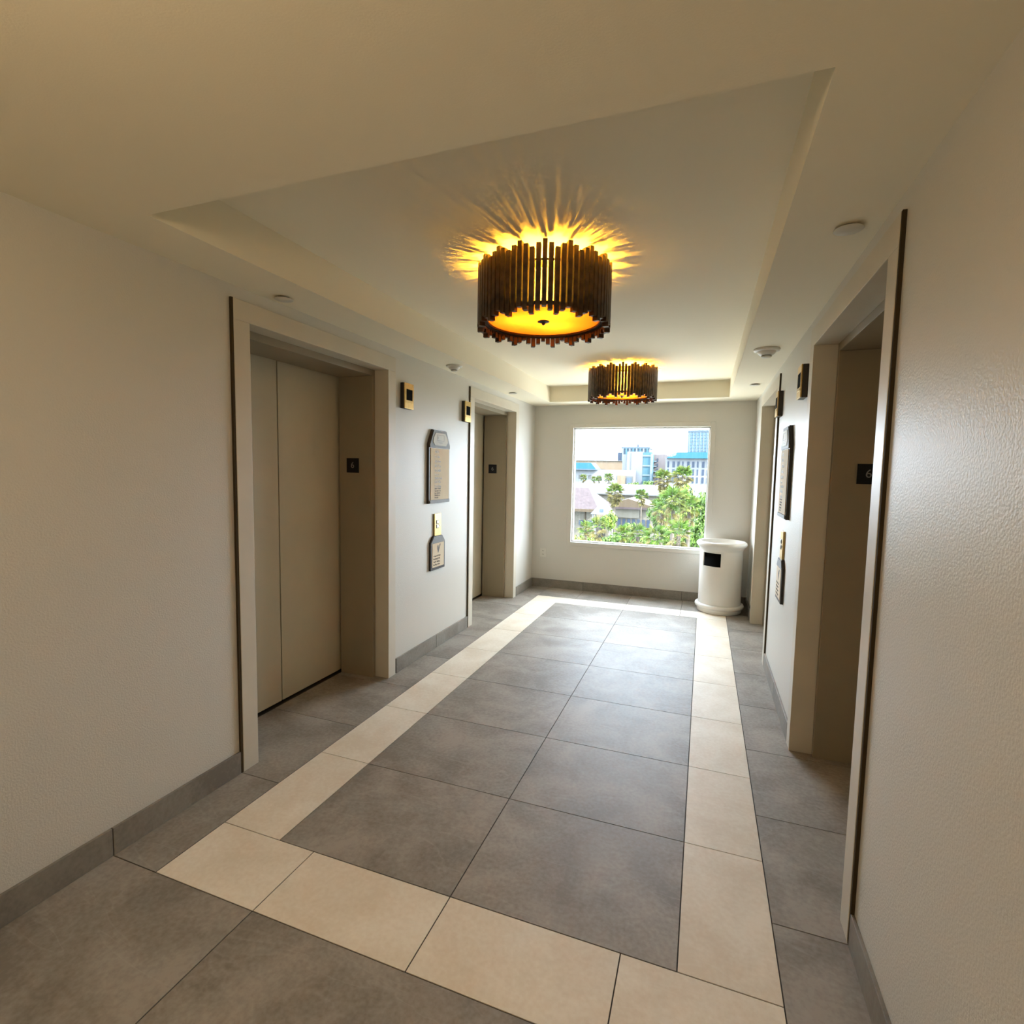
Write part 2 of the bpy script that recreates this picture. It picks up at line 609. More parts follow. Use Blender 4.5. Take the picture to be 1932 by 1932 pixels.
def text_mesh(s, size, m, depth=0.0006):
    cu = bpy.data.curves.new('txt', 'FONT')
    cu.body = s
    cu.size = size
    cu.align_x = 'CENTER'
    cu.align_y = 'CENTER'
    cu.extrude = depth
    o = bpy.data.objects.new('txt', cu)
    C.objects.link(o)
    dg = bpy.context.evaluated_depsgraph_get()
    me = bpy.data.meshes.new_from_object(o.evaluated_get(dg))
    bpy.data.objects.remove(o)
    bpy.data.curves.remove(cu)
    me.name = 'numeral'
    me.materials.clear()
    me.materials.append(m)
    me.transform(Matrix.Rotation(math.pi / 2, 4, 'X'))    # stand upright, facing -y
    return me


def word_rows(rows, x0, ztop, pitch, h, y, rnd):
    """Rows of small worn print: each word a run of letter-sized strokes."""
    bm = bmesh.new()
    for k, words in enumerate(rows):
        x = x0
        z = ztop - k * pitch
        for w in words:
            for i in range(w):
                lw = h * rnd.uniform(0.42, 0.62)
                hh = h * (1.0 if i == 0 else rnd.choice((0.68, 0.72, 0.95, 0.7)))
                zz = z + (-0.22 * h if (i and rnd.random() < 0.12) else 0)
                kind = rnd.random()
                s = h * 0.17
                if kind < 0.45:        # bowl
                    add_box(bm, x, x + s, y, y + 0.0008, zz, zz + hh)
                    add_box(bm, x + lw - s, x + lw, y, y + 0.0008, zz, zz + hh)
                    add_box(bm, x + s, x + lw - s, y, y + 0.0008, zz + hh - s, zz + hh)
                    if rnd.random() < 0.6:
                        add_box(bm, x + s, x + lw - s, y, y + 0.0008, zz, zz + s)
                elif kind < 0.75:      # stem with bar
                    add_box(bm, x + s, x + 2 * s, y, y + 0.0008, zz, zz + hh)
                    add_box(bm, x, x + lw * 0.8, y, y + 0.0008, zz + hh * 0.55, zz + hh * 0.55 + s)
                else:
                    add_box(bm, x, x + s, y, y + 0.0008, zz, zz + hh)
                    add_box(bm, x + s, x + lw, y, y + 0.0008, zz + hh * 0.4, zz + hh * 0.4 + s)
                    add_box(bm, x + lw - s, x + lw, y, y + 0.0008, zz, zz + hh * 0.5)
                x += lw + h * 0.16
            x += h * 0.38
    return bm


# ------------------------------------------------------------------ floor number plates on the jambs
NUM6 = text_mesh('6', 0.062, M_NUM)
for sx, wall_x, yc, lab in ((1, WL, DOOR_Y[0], 'black floor number plate reading 6 in the nearest left lift doorway'),
                            (1, WL, DOOR_Y[1], 'small black 6 plate in the left lift doorway near the window'),
                            (-1, WR, DOOR_Y[0], 'black floor number plate reading 6 in the right-hand doorway')):
    yj = yc + 0.567
    xp = wall_x - sx * 0.268
    r = thing('floor_number_plate', lab, 'sign', (xp, yj, 1.505), 0.0, 'floor number plates')
    box_obj('plate', -0.052, 0.052, -0.005, 0.0, 0.0, 0.104, M_PLATE, r, 0.001)
    obj('numeral', NUM6, M_NUM, r, loc=(0, -0.0056, 0.052))

# ------------------------------------------------------------------ hall lanterns (car position indicators)
for wall_x, yc, rot, lab in ((WL, 3.433, LEFT, 'brass lift indicator with black screen beside nearest left door'),
                             (WL, 4.468, LEFT, 'brass lift indicator half hidden by the casing of the far left door'),
                             (WR, 3.440, RIGHT, 'brass lift indicator seen edge-on beside nearest right doorway'),
                             (WR, 4.455, RIGHT, 'brass lift indicator seen edge-on beside the far right doorway')):
    r = thing('lift_indicator', lab, 'indicator', (wall_x, yc, 1.985), rot, 'lift indicators')
    box_obj('housing', -0.064, 0.064, -0.030, 0.0, 0, 0.187, M_BRONZE, r, 0.003)
    fp = box_obj('faceplate', -0.064, 0.064, -0.038, -0.030, 0, 0.187, M_BRASS, r, 0.003)
    box_obj('screen', -0.040, 0.044, -0.0395, -0.037, 0.062, 0.143, M_BLACK, r, 0.001)
    box_obj('lower_rib', -0.050, 0.050, -0.0405, -0.037, 0.040, 0.052, M_BRASS, r, 0.001)

# ------------------------------------------------------------------ directory boards


def directory(wall_x, rot, lab, seed):
    rnd = random.Random(seed)
    r = thing('directory_sign', lab, 'sign', (wall_x, 3.945, 1.256), rot, 'directory signs')
    out = [(-0.18, 0), (0.18, 0), (0.18, 0.487), (0.113, 0.612), (-0.113, 0.612), (-0.18, 0.487)]
    bm = bmesh.new(); add_prism(bm, out, -0.022, 0.0)
    obj('frame', bm, M_BRONZE, r)
    head = [(-0.174, 0.462), (0.174, 0.462), (0.174, 0.486), (0.109, 0.606), (-0.109, 0.606), (-0.174, 0.486)]
    bm = bmesh.new(); add_prism(bm, head, -0.029, -0.022)
    hd = obj('header', bm, M_SIGNGREY, r)
    emb = [(-0.098, 0.482), (0.098, 0.482), (0.128, 0.512), (0.118, 0.545), (0.085, 0.585), (-0.085, 0.585), (-0.118, 0.545), (-0.128, 0.512)]
    bm = bmesh.new(); add_prism(bm, emb, -0.032, -0.029)
    em = obj('emblem', bm, M_EMBLEM, r)
    bm = bmesh.new()
    for q in ((-0.062, 0.062, 0.566, 0.570), (-0.062, 0.062, 0.520, 0.524), (-0.062, -0.058, 0.520, 0.570), (0.058, 0.062, 0.520, 0.570),
              (-0.050, -0.042, 0.535, 0.556), (-0.03, 0.03, 0.498, 0.503), (-0.045, 0.045, 0.509, 0.512)):
        add_box(bm, q[0], q[1], -0.0326, -0.0318, q[2], q[3])
    obj('emblem_mark', bm, M_INKPALE, em)
    pn = box_obj('panel', -0.160, 0.166, -0.027, -0.022, 0.030, 0.458, M_SIGNCREAM, r, 0.001)
    rows_pale = [(2, 2), (2, 3), (3, 3), (3, 3), (3, 3)]
    obj('numbers', word_rows(rows_pale, -0.092, 0.418, 0.0385, 0.024, -0.0278, rnd), M_INKPALE, pn)
    rows_mid = [(6,), (6, 5)]
    obj('lettering', word_rows(rows_mid, -0.092, 0.232, 0.029, 0.017, -0.0278, rnd), M_INKPALE, pn)
    rows_b = [(3, 3), (3, 3)]
    obj('numbers', word_rows(rows_b, -0.092, 0.168, 0.036, 0.024, -0.0278, rnd), M_INKPALE, pn)
    rows_ink = [(7, 5), (4, 8), (4, 7), (2, 8), (8,)]
    obj('lettering', word_rows(rows_ink, -0.092, 0.117, 0.0185, 0.0125, -0.0278, rnd), M_INK, pn)
    box_obj('base_rail', -0.172, 0.172, -0.030, -0.022, 0.004, 0.028, M_SIGNGREY, r, 0.001)
    return r


directory(WL, LEFT, 'tall cream room directory with chamfered grey top, left wall', 3)
directory(WR, RIGHT, 'tall room directory seen almost edge-on, right wall', 4)

# ------------------------------------------------------------------ call buttons and fire notices


def call_station(wall_x, rot, lab_call, lab_fire, seed):
    rnd = random.Random(seed)
    r = thing('call_button_panel', lab_call, 'call panel', (wall_x, 3.940, 0.978), rot, 'call button panels')
    box_obj('faceplate', -0.058, 0.058, -0.014, 0.0, 0, 0.188, M_BRASS, r, 0.002)
    for z in (0.062, 0.100):
        bz = box_obj('button_bezel', -0.034, 0.012, -0.016, -0.013, z, z + 0.034, M_BRONZE, r, 0.001)
        box_obj('button', -0.027, 0.005, -0.019, -0.016, z + 0.006, z + 0.028, M_BUTTON, bz, 0.001)
    bm = bmesh.new(); add_lathe(bm, [(0, 0.0), (0.006, 0.0), (0.006, 0.002), (0, 0.002)], 16)
    k = obj('key_switch', bm, M_BUTTON, r, loc=(0.034, -0.014, 0.085)); k.rotation_euler = (math.pi / 2, 0, 0)
    r2 = thing('fire_notice', lab_fire, 'sign', (wall_x, 3.935, 0.690), rot, 'fire notices')
    out = [(-0.124, 0), (0.124, 0), (0.124, 0.235), (0.075, 0.287), (-0.075, 0.287), (-0.124, 0.235)]
    bm = bmesh.new(); add_prism(bm, out, -0.018, 0.0)
    obj('frame', bm, M_BRONZE, r2)
    hd = [(-0.118, 0.228), (0.118, 0.228), (0.118, 0.233), (0.072, 0.282), (-0.072, 0.282), (-0.118, 0.233)]
    bm = bmesh.new(); add_prism(bm, hd, -0.021, -0.018)
    obj('header', bm, M_SIGNGREY, r2)
    pn = box_obj('panel', -0.104, 0.104, -0.021, -0.018, 0.022, 0.226, M_SIGNCREAM, r2, 0.001)
    fl = [(0.0, 0.138), (0.012, 0.160), (0.036, 0.206), (0.040, 0.216), (0.022, 0.212), (0.010, 0.182),
          (0.004, 0.200), (-0.006, 0.210), (-0.020, 0.196), (-0.018, 0.172), (-0.008, 0.150)]
    bm = bmesh.new(); add_prism(bm, fl, -0.0216, -0.0208)
    obj('flame_mark', bm, M_INK, pn)
    obj('lettering', word_rows([(2, 4, 2, 4), (9, 3), (3, 2, 7), (3, 4, 5)], -0.085, 0.112, 0.0245, 0.0135, -0.0218, rnd), M_INK, pn)


call_station(WL, LEFT, 'brass call button plate on the left wall', 'fire notice with flame symbol below left call buttons', 11)
call_station(WR, RIGHT, 'brass call button plate seen edge-on, right wall', 'fire notice seen edge-on below right call buttons', 12)

# ------------------------------------------------------------------ power outlet
r = thing('power_outlet', 'white double power outlet low on the end wall', 'outlet', (-1.970, YB, 0.405))
box_obj('cover_plate', -0.044, 0.044, -0.006, 0.0, 0, 0.115, M_WHITE, r, 0.002)
for z in (0.018, 0.063):
    s_ = box_obj('socket', -0.018, 0.018, -0.009, -0.005, z, z + 0.034, M_WHITE, r, 0.002)
    box_obj('slot', -0.010, -0.006, -0.0096, -0.0085, z + 0.012, z + 0.024, M_DARK, s_)
    box_obj('slot', 0.006, 0.010, -0.0096, -0.0085, z + 0.012, z + 0.024, M_DARK, s_)

# ------------------------------------------------------------------ litter bin
r = thing('litter_bin', 'white cylindrical litter bin with square black opening, below the window', 'bin', (0.217, 6.29, 0))
N = 72
RB = 0.226
prof = [(0.0, 0.0), (0.226, 0.0), (0.234, 0.006), (0.237, 0.040), (0.240, 0.052), (0.254, 0.056), (0.260, 0.066), (0.260, 0.080),
        (0.254, 0.092), (0.240, 0.097), (0.2285, 0.099)]
bm = bmesh.new(); add_lathe(bm, prof, N)
obj('base_ring', bm, M_BIN, r, True)
# body wall with a real opening
A0, A1 = -146.0, -92.5
HZ0, HZ1 = 0.528, 0.678
bm = bmesh.new()
angs = sorted(set([i * 5.0 - 180 for i in range(72)] + [A0, A1]))
zs = [0.097, 0.3, HZ0, HZ1, 0.705]


def ringpt(rad, a, z):
    return (rad * math.cos(math.radians(a)), rad * math.sin(math.radians(a)), z)


TH = 0.010
for rad, flip in ((RB, False), (RB - TH, True)):
    grid = [[bm.verts.new(ringpt(rad, a, z)) for a in angs] for z in zs]
    for i in range(len(zs) - 1):
        for j in range(len(angs)):
            j2 = (j + 1) % len(angs)
            if i == 2 and A0 <= angs[j] < A1:
                continue
            q = (grid[i][j], grid[i][j2], grid[i + 1][j2], grid[i + 1][j])
            bm.faces.new(q[::-1] if flip else q)
# opening returns
js = [a for a in angs if A0 <= a <= A1]
for a, b in zip(js, js[1:]):
    for z in (HZ0, HZ1):
        vs = [bm.verts.new(ringpt(RB, a, z)), bm.verts.new(ringpt(RB, b, z)), bm.verts.new(ringpt(RB - TH, b, z)), bm.verts.new(ringpt(RB - TH, a, z))]
        bm.faces.new(vs)
for a in (A0, A1):
    vs = [bm.verts.new(ringpt(RB, a, HZ0)), bm.verts.new(ringpt(RB, a, HZ1)), bm.verts.new(ringpt(RB - TH, a, HZ1)), bm.verts.new(ringpt(RB - TH, a, HZ0))]
    bm.faces.new(vs)
obj('body', bm, M_BIN, r, True)
bm = bmesh.new()
add_lathe(bm, [(0.0, 0.11), (0.190, 0.11), (0.195, 0.115), (0.195, 0.69), (0.0, 0.69)], 48)
obj('liner', bm, M_BLACK, r, True)
prof = [(0.2255, 0.695), (0.232, 0.712), (0.247, 0.735), (0.260, 0.748), (0.266, 0.762), (0.266, 0.775), (0.259, 0.788), (0.246, 0.796), (0.232, 0.795),
        (0.224, 0.786), (0.218, 0.768), (0.205, 0.752), (0.0, 0.748)]
bm = bmesh.new(); add_lathe(bm, prof, N)
obj('rim', bm, M_BIN, r, True)

# ------------------------------------------------------------------ ceiling devices
for x, y, rad, lab in ((-1.968, 3.927, 0.066, 'round smoke detector on the left ceiling margin'),
                       (0.356, 3.965, 0.082, 'round smoke detector on the right ceiling margin')):
    r = thing('smoke_detector', lab, 'smoke detector', (x, y, H), 0, 'smoke detectors')
    k = rad / 0.08
    bm = bmesh.new()
    add_lathe(bm, [(0, 0), (0.080 * k, 0), (0.081 * k, -0.006 * k), (0.078 * k, -0.013 * k), (0.060 * k, -0.017 * k), (0, -0.017 * k)], 40)
    obj('base_plate', bm, M_WHITE, r, True)
    bm = bmesh.new()
    add_lathe(bm, [(0.058 * k, -0.016 * k), (0.052 * k, -0.030 * k), (0.040 * k, -0.040 * k), (0.030 * k, -0.042 * k)], 40)
    obj('dome', bm, M_WHITE, r, True)
    bm = bmesh.new()
    add_lathe(bm, [(0.031 * k, -0.041 * k), (0.028 * k, -0.048 * k)], 40)
    obj('vent_slot', bm, M_DARK, r, True)
    bm = bmesh.new()
    add_lathe(bm, [(0.0, -0.046 * k), (0.032 * k, -0.046 * k), (0.030 * k, -0.054 * k), (0, -0.056 * k)], 40)
    obj('cap', bm, M_WHITE, r, True)
for x, y, lab in ((-2.037, 2.146, 'flat round sprinkler cover above the nearest left lift door'),
                  (0.424, 2.130, 'flat round sprinkler cover above the nearest right lift door'),
                  (-2.008, 5.435, 'flat round sprinkler cover above the left lift door near the window'),
                  (0.405, 5.447, 'flat round sprinkler cover above the right lift door near the window')):
    r = thing('sprinkler_cover', lab, 'sprinkler', (x, y, H), 0, 'sprinkler covers')
    bm = bmesh.new(); add_lathe(bm, [(0, -0.007), (0.030, -0.007), (0.030, 0.0), (0, 0.0)], 32)
    obj('mounting_cup', bm, M_DARK, r, True)
    bm = bmesh.new(); add_lathe(bm, [(0, -0.007), (0.044, -0.007), (0.046, -0.009), (0.044, -0.0105), (0, -0.012)], 40)
    obj('cover_disc', bm, M_SPRINK, r, True)

# ------------------------------------------------------------------ drum ceiling lamps
SLAT_N = 72
SLAT_L = 0.288
bm = bmesh.new()
add_box(bm, -0.0108, 0.0108, -0.0145, 0.0145, 0, SLAT_L, 0.0012)
ME_SLAT = mesh_of(bm, 'slat', M_SLAT)
bm = bmesh.new(); add_lathe(bm, [(0, -0.012), (0.09, -0.012), (0.095, -0.008), (0.095, 0.0), (0, 0.0)], 40)
ME_CANOPY = mesh_of(bm, 'canopy', M_RING, True)


def ring_mesh(ri, ro, h):
    b = bmesh.new()
    add_lathe(b, [(ri, 0), (ro, 0), (ro, h), (ri, h), (ri, 0)], 72)
    return mesh_of(b, 'ring', M_RING, False)


ME_RING = ring_mesh(0.300, 0.312, 0.010)
ME_LIP = ring_mesh(0.283, 0.300, 0.014)
bm = bmesh.new(); add_lathe(bm, [(0, 0.002), (0.284, 0.002)], 64)
ME_DIFF = mesh_of(bm, 'diffuser', M_DIFF, False)
bm = bmesh.new(); add_lathe(bm, [(0.272, 0.0), (0.272, 0.155)], 64)
ME_SHADE = mesh_of(bm, 'inner_shade', M_SHADE, True)
bm = bmesh.new()
add_lathe(bm, [(0, 0.0), (0.030, 0.0), (0.031, -0.003), (0.024, -0.006), (0.010, -0.009), (0.008, -0.016), (0.004, -0.020), (0, -0.021)], 32)
ME_FIN = mesh_of(bm, 'finial', M_RING, True)
bm = bmesh.new(); add_tube(bm, [(0, 0, 2.30), (0, 0, 2.57)], 0.006, 10)
ME_STEM = mesh_of(bm, 'stem', M_RING, True)
M_BULB = mat('bulb_glow', (0.9, 0.8, 0.6), 0.4, emit=((1.0, 0.62, 0.22), 6.0))
bm = bmesh.new()
add_lathe(bm, [(0, -0.019), (0.010, -0.017), (0.017, -0.009), (0.018, 0.0), (0.016, 0.009), (0.010, 0.018), (0.009, 0.028), (0, 0.028)], 20)
ME_BULB = mesh_of(bm, 'bulb', M_BULB, True)


def drum_lamp(x, y, ztop, lab, a0, watts):
    r = thing('ceiling_lamp', lab, 'lamp', (x, y, ztop), 0, 'slatted drum ceiling lamps')
    dz = -2.575
    obj('canopy', ME_CANOPY, M_RING, r, loc=(0, 0, 0))
    obj('stem', ME_STEM, M_RING, r, loc=(0, 0, dz))
    off = {0: 0.0, 1: -0.016, 2: -0.033, 3: -0.016}
    for i in range(SLAT_N):
        a = a0 + 2 * math.pi * i / SLAT_N
        o = obj('slat', ME_SLAT, M_SLAT, r, loc=(0.3215 * math.cos(a), 0.3215 * math.sin(a), dz + 2.279 + off[i % 4]))
        o.rotation_euler = (0, 0, a + math.pi / 2)
    obj('ring', ME_RING, M_RING, r, loc=(0, 0, dz + 2.482))
    obj('ring', ME_RING, M_RING, r, loc=(0, 0, dz + 2.292))
    obj('diffuser_rim', ME_LIP, M_RING, r, loc=(0, 0, dz + 2.296))
    obj('diffuser', ME_DIFF, M_DIFF, r, loc=(0, 0, dz + 2.303))
    obj('inner_shade', ME_SHADE, M_SHADE, r, loc=(0, 0, dz + 2.312))
    obj('finial', ME_FIN, M_RING, r, loc=(0, 0, dz + 2.301))
    for k in range(3):
        a = a0 + 0.5 + k * 2 * math.pi / 3
        px, py = 0.115 * math.cos(a), 0.115 * math.sin(a)
        b = obj('bulb', ME_BULB, M_BULB, r, loc=(px, py, dz + 2.415))
        ld = bpy.data.lights.new('bulb_light', 'POINT')
        ld.color = (1.0, 0.47, 0.028)
        ld.energy = watts / 3
        ld.shadow_soft_size = 0.026
        lo = bpy.data.objects.new('bulb_light', ld)
        C.objects.link(lo)
        lo.parent = r
        lo.location = (px, py, dz + 2.415)
    return r


ax = math.atan2(-2.61, 0.805)
drum_lamp(-0.805, 2.61, H2, 'large bronze slatted drum ceiling lamp nearest the viewer', ax, LAMP_W)
ax2 = math.atan2(-5.31, 0.805)
drum_lamp(-0.805, 5.31, H2, 'smaller-looking bronze slatted drum ceiling lamp near the window', ax2, LAMP_W)

# unseen opal globe added above the viewer as fill for the near walls
M_FILL_GLOBE = mat('fill_globe_glow', (0.85, 0.8, 0.7), 0.5, emit=((1.0, 0.74, 0.44), FILL_GLOW))
r = thing('fill_globe', 'unseen opal globe added as fill light for the near walls', 'lamp', (-0.80, -0.15, H))
bm = bmesh.new(); add_lathe(bm, [(0, 0), (0.07, 0), (0.072, -0.006), (0.06, -0.020), (0.012, -0.026), (0.012, -0.10), (0.05, -0.105), (0.052, -0.125), (0, -0.125)], 32)
obj('canopy', bm, M_BRONZE, r, True)
bm = bmesh.new()
add_lathe(bm, [(0, -0.118)] + [(0.16 * math.sin(math.pi * k / 16), -0.275 + 0.16 * math.cos(math.pi * k / 16)) for k in range(1, 16)] + [(0, -0.435)], 40)
obj('globe', bm, M_FILL_GLOBE, r, True)

# ================================================================== the view outside (sixth floor, ground 16 m below)
GZ = -16.0


def emat(name, c, rough=0.8, noise=None):
    k = 0.66                                   # sunlit: keep the view within the photograph's range
    return mat(name, tuple(q * k for q in c), rough, spec=0.1, noise=noise)


E_WHITE = emat('ext_white', (0.125, 0.13, 0.135))
E_WING = emat('ext_pale_blue_white', (0.105, 0.118, 0.135))
E_BLUE = emat('ext_blue_glass', (0.030, 0.072, 0.092), 0.5)
E_CYAN = emat('ext_cyan', (0.012, 0.062, 0.095), 0.6)
E_TOWER = emat('ext_tower_blue', (0.085, 0.115, 0.135), 0.6)
E_TOWERW = emat('ext_tower_window', (0.042, 0.072, 0.100), 0.5)
E_PEACH = emat('ext_peach', (0.115, 0.086, 0.058), noise=(0.2, 0.12))
E_PINK = emat('ext_pinkish_grey', (0.088, 0.078, 0.080))
E_GREY = emat('ext_blue_grey', (0.045, 0.062, 0.080))
E_WIN = emat('ext_dark_window', (0.022, 0.032, 0.050), 0.4)
E_TAN = emat('ext_tan', (0.098, 0.088, 0.068))
E_SHING = emat('ext_brown_shingle', (0.034, 0.025, 0.026), noise=(1.5, 0.25))
E_EAVE = emat('ext_brown_eave', (0.050, 0.036, 0.022))
E_LINE = emat('ext_grey_line', (0.070, 0.070, 0.068))
E_LAWN = emat('ext_lawn', (0.030, 0.040, 0.014), noise=(0.3, 0.3))
E_TRUNK = emat('ext_trunk', (0.060, 0.050, 0.038), noise=(3, 0.3))
E_FR1 = emat('frond_green', (0.046, 0.088, 0.010), 0.5, noise=(2, 0.25))
E_FR2 = emat('frond_yellow_green', (0.078, 0.096, 0.018), 0.5, noise=(2, 0.25))
E_FR3 = emat('frond_dry_yellow', (0.105, 0.090, 0.030), 0.6, noise=(2, 0.2))
E_LF1 = emat('leaf_green', (0.042, 0.080, 0.010), 0.5, noise=(1, 0.3))
E_LF2 = emat('leaf_bright', (0.070, 0.110, 0.012), 0.5, noise=(1, 0.3))

g = box_obj('ground', -160, 160, 62.0, 600, GZ - 0.5, GZ, E_LAWN)
struct(g, 'lawn and paving far below the window')


M_BOUNCE = mat('bounce_paving', (0.34, 0.33, 0.30), 0.9, noise=(0.4, 0.1))  # unseen pale ground, added to bounce daylight onto the lobby ceiling
struct(box_obj('paving', -60, 60, 7.2, 62.0, GZ - 0.5, GZ, M_BOUNCE), 'unseen pale paving added to bounce daylight up to the ceiling')


def house(name, lab, loc):
    return thing(name, lab, 'building', (loc[0], loc[1], GZ))


def ebox(name, r, x0, x1, y0, y1, z0, z1, m, label=None):
    o = r.location
    return box_obj(name, x0 - o.x, x1 - o.x, y0 - o.y, y1 - o.y, z0 - o.z, z1 - o.z, m, r, label=label)


# glass tower at the right edge
r = house('outside_tower', 'tall pale blue tower at the right edge of the window view', (-3, 300))
ebox('wall', r, -9.3, 5.0, 300, 316, GZ, 24.9, E_TOWER)
for k in range(16):
    z = 23.1 - k * 1.77
    ebox('window_band', r, -8.4, 4.6, 299.8, 300.2, z - 0.70, z + 0.42, E_TOWERW)
for k in range(8):
    x = -8.4 + k * 1.77
    ebox('mullion', r, x - 0.16, x + 0.16, 299.6, 300.1, -6, 24.1, E_TOWER)
ebox('roof_edge', r, -9.5, 5.2, 299.5, 316.3, 24.2, 25.1, E_GREY)

# hotel with the cyan roof in front of it
r = house('cyan_roofed_hotel', 'hotel with a bright cyan flat roof, right of the window view', (-7, 242))
ebox('wall', r, -16.5, 4.0, 242, 262, GZ, 8.3, E_WHITE)
o = r.location
bm = bmesh.new()
add_prism(bm, [(-16.0 - o.x, 8.3 - o.z), (5.0 - o.x, 8.3 - o.z), (5.0 - o.x, 11.0 - o.z), (-12.4 - o.x, 11.0 - o.z), (-14.6 - o.x, 9.8 - o.z)], 240 - o.y, 263 - o.y)
obj('roof', bm, E_CYAN, r)
for k in range(9):
    for j in range(3):
        x = -15.6 + k * 2.05
        z = 5.6 - j * 3.4
        ebox('window', r, x, x + (1.0 if k % 3 else 0.6), 241.8, 242.2, z - 1.2, z + 1.4, E_WIN)

# grey finned block behind the white hotel
r = house('finned_office_block', 'blue-grey finned block with a rooftop spire behind the white hotel', (-38, 300))
ebox('wall', r, -44.6, -29.4, 300, 318, GZ, 15.4, E_GREY)
ebox('side_wing', r, -46.8, -44.4, 300.5, 316, GZ, 13.0, E_WIN)
ebox('roof_edge', r, -44.8, -29.2, 299.6, 318.3, 15.2, 16.2, E_GREY)
for k in range(8):
    x = -44.2 + k * 1.9
    ebox('fin', r, x, x + 0.7, 299.4, 300.2, -2, 15.2, E_BLUE if k % 2 else E_TOWER)
o = r.location
bm = bmesh.new()
add_lathe(bm, [(0.8, 0), (0.55, 1.2), (0.15, 2.6), (0, 3.0)], 12)
obj('spire', bm, E_WIN, r, loc=(-36.3 - o.x, 306 - o.y, 16.1 - o.z))

# white hotel with blue glass wing
r = house('white_hotel', 'white hotel block with a blue glazed corner, centre of the view', (-30, 260))
ebox('white_wing', r, -35.9, -28.5, 260, 268.5, GZ, 11.9, E_WING)
ebox('joint_strip', r, -34.2, -33.9, 259.85, 260.1, GZ, 11.4, E_LINE)
ebox('low_wing', r, -38.4, -35.8, 262, 268, GZ, 10.6, E_WHITE)
ebox('glass_wing', r, -28.5, -24.0, 260.6, 268.5, GZ, 11.6, E_BLUE)
for z in (9.9, 5.1, 0.6):
    ebox('floor_band', r, -28.45, -24.1, 260.3, 260.8, z - 0.35, z + 0.35, E_TOWER)
ebox('glass_edge', r, -24.8, -23.9, 260.2, 262, GZ, 11.0, E_TOWER)

# pinkish block with balconies
r = house('balcony_block', 'pinkish grey block with a column of balconies behind palms', (-21, 270))
ebox('wall', r, -25.6, -17.2, 270, 288, GZ, 11.0, E_PINK)
for k in range(5):
    z = 8.4 - k * 2.5
    ebox('balcony_window', r, -25.2, -24.2, 269.7, 270.2, z - 0.8, z + 0.9, E_WIN)
    ebox('balcony_window', r, -22.6, -21.9, 269.7, 270.2, z - 1.0, z + 0.6, E_WIN)
    ebox('balcony', r, -24.3, -22.8, 268.8, 270.1, z - 1.2, z - 0.6, E_TOWER)

# peach hall and the low white building with the cyan canopy
r = house('peach_hall', 'long flat peach coloured hall, left of the view', (-55, 290))
ebox('wall', r, -74, -38.9, 290, 299, GZ, 7.9, E_PEACH)
ebox('roof_edge', r, -74.2, -38.7, 289.6, 299.2, 7.8, 8.2, E_LINE)
ebox('dark_opening', r, -58.5, -52, 289.8, 290.2, 2.2, 3.4, E_LINE)
ebox('dark_opening', r, -41.6, -40.8, 289.8, 290.2, 2.0, 4.2, E_LINE)
r = house('low_white_building', 'low white building with a cyan roof at far left', (-48, 250))
ebox('wall', r, -64, -31.4, 250, 259.5, GZ, 2.8, E_WHITE)
o = r.location
bm = bmesh.new()
add_prism(bm, [(-64 - o.x, 2.9 - o.z), (-48.6 - o.x, 2.9 - o.z), (-49.6 - o.x, 4.2 - o.z), (-51.2 - o.x, 6.0 - o.z), (-64 - o.x, 6.0 - o.z)], 248 - o.y, 259.5 - o.y)
obj('roof', bm, E_CYAN, r)
ebox('roof_soffit', r, -64, -48.4, 247.8, 259.5, 2.5, 3.1, E_GREY)
for k in range(6):
    ebox('window', r, -62 + k * 4.6, -60.4 + k * 4.6, 249.8, 250.2, -1.6, 0.2, E_LINE)
r = house('peach_annex', 'small peach annex with grey garage below the white hotel', (-32, 228))
ebox('wall', r, -35.4, -32.0, 228, 236, GZ, 0.4, E_PEACH)
ebox('garage', r, -32.0, -28.6, 228.4, 236, GZ, 0.2, E_LINE)
ebox('garage_door', r, -31.4, -29.2, 228.1, 228.5, -3.6, -0.5, E_GREY)

# long building with white parapet
r = house('parapet_building', 'long low building with a bright white parapet across the view', (-25, 140))
ebox('wall', r, -48, -7.6, 141, 165, GZ, -4.0, E_TAN)
ebox('parapet', r, -48, -7.4, 140, 166, -4.1, -2.05, E_WHITE)
ebox('cornice_line', r, -48, -7.5, 139.8, 140.4, -4.35, -4.05, E_LINE)
for k in range(7):
    ebox('window', r, -40 + k * 4.6, -38.4 + k * 4.6, 140.8, 141.2, -8.4, -6.2, E_WIN)

# brown hip-roofed house
r = house('shingled_house', 'house with a brown shingled hip roof, lower left of the view', (-31, 112))
o = r.location
ebox('wall', r, -44, -21.6, 109.5, 124, GZ, -6.4, E_TAN)
bm = bmesh.new()
P = [(-45, 107.5, -6.2), (-20.3, 107.5, -6.2), (-20.3, 125.5, -6.2), (-45, 125.5, -6.2), (-41, 116.5, -2.0), (-24.4, 116.5, -2.0)]
v = [bm.verts.new((p[0] - o.x, p[1] - o.y, p[2] - o.z)) for p in P]
for q in ((0, 1, 5, 4), (1, 2, 5), (2, 3, 4, 5), (3, 0, 4), (3, 2, 1, 0)):
    bm.faces.new([v[i] for i in q])
obj('roof', bm, E_SHING, r)
ebox('eave', r, -45, -20.2, 107.3, 107.9, -6.75, -6.15, E_EAVE)
for k in range(5):
    ebox('window', r, -30.5 + k * 1.9, -29.6 + k * 1.9, 109.3, 109.7, -9.8, -8.7, E_WIN)
ebox('drain_pipe', r, -23.6, -23.4, 109.1, 109.5, GZ, -6.6, E_EAVE)
ebox('vent_pipe', r, -27.3, -27.1, 109.4, 109.6, -5.5, -3.4, E_WHITE)

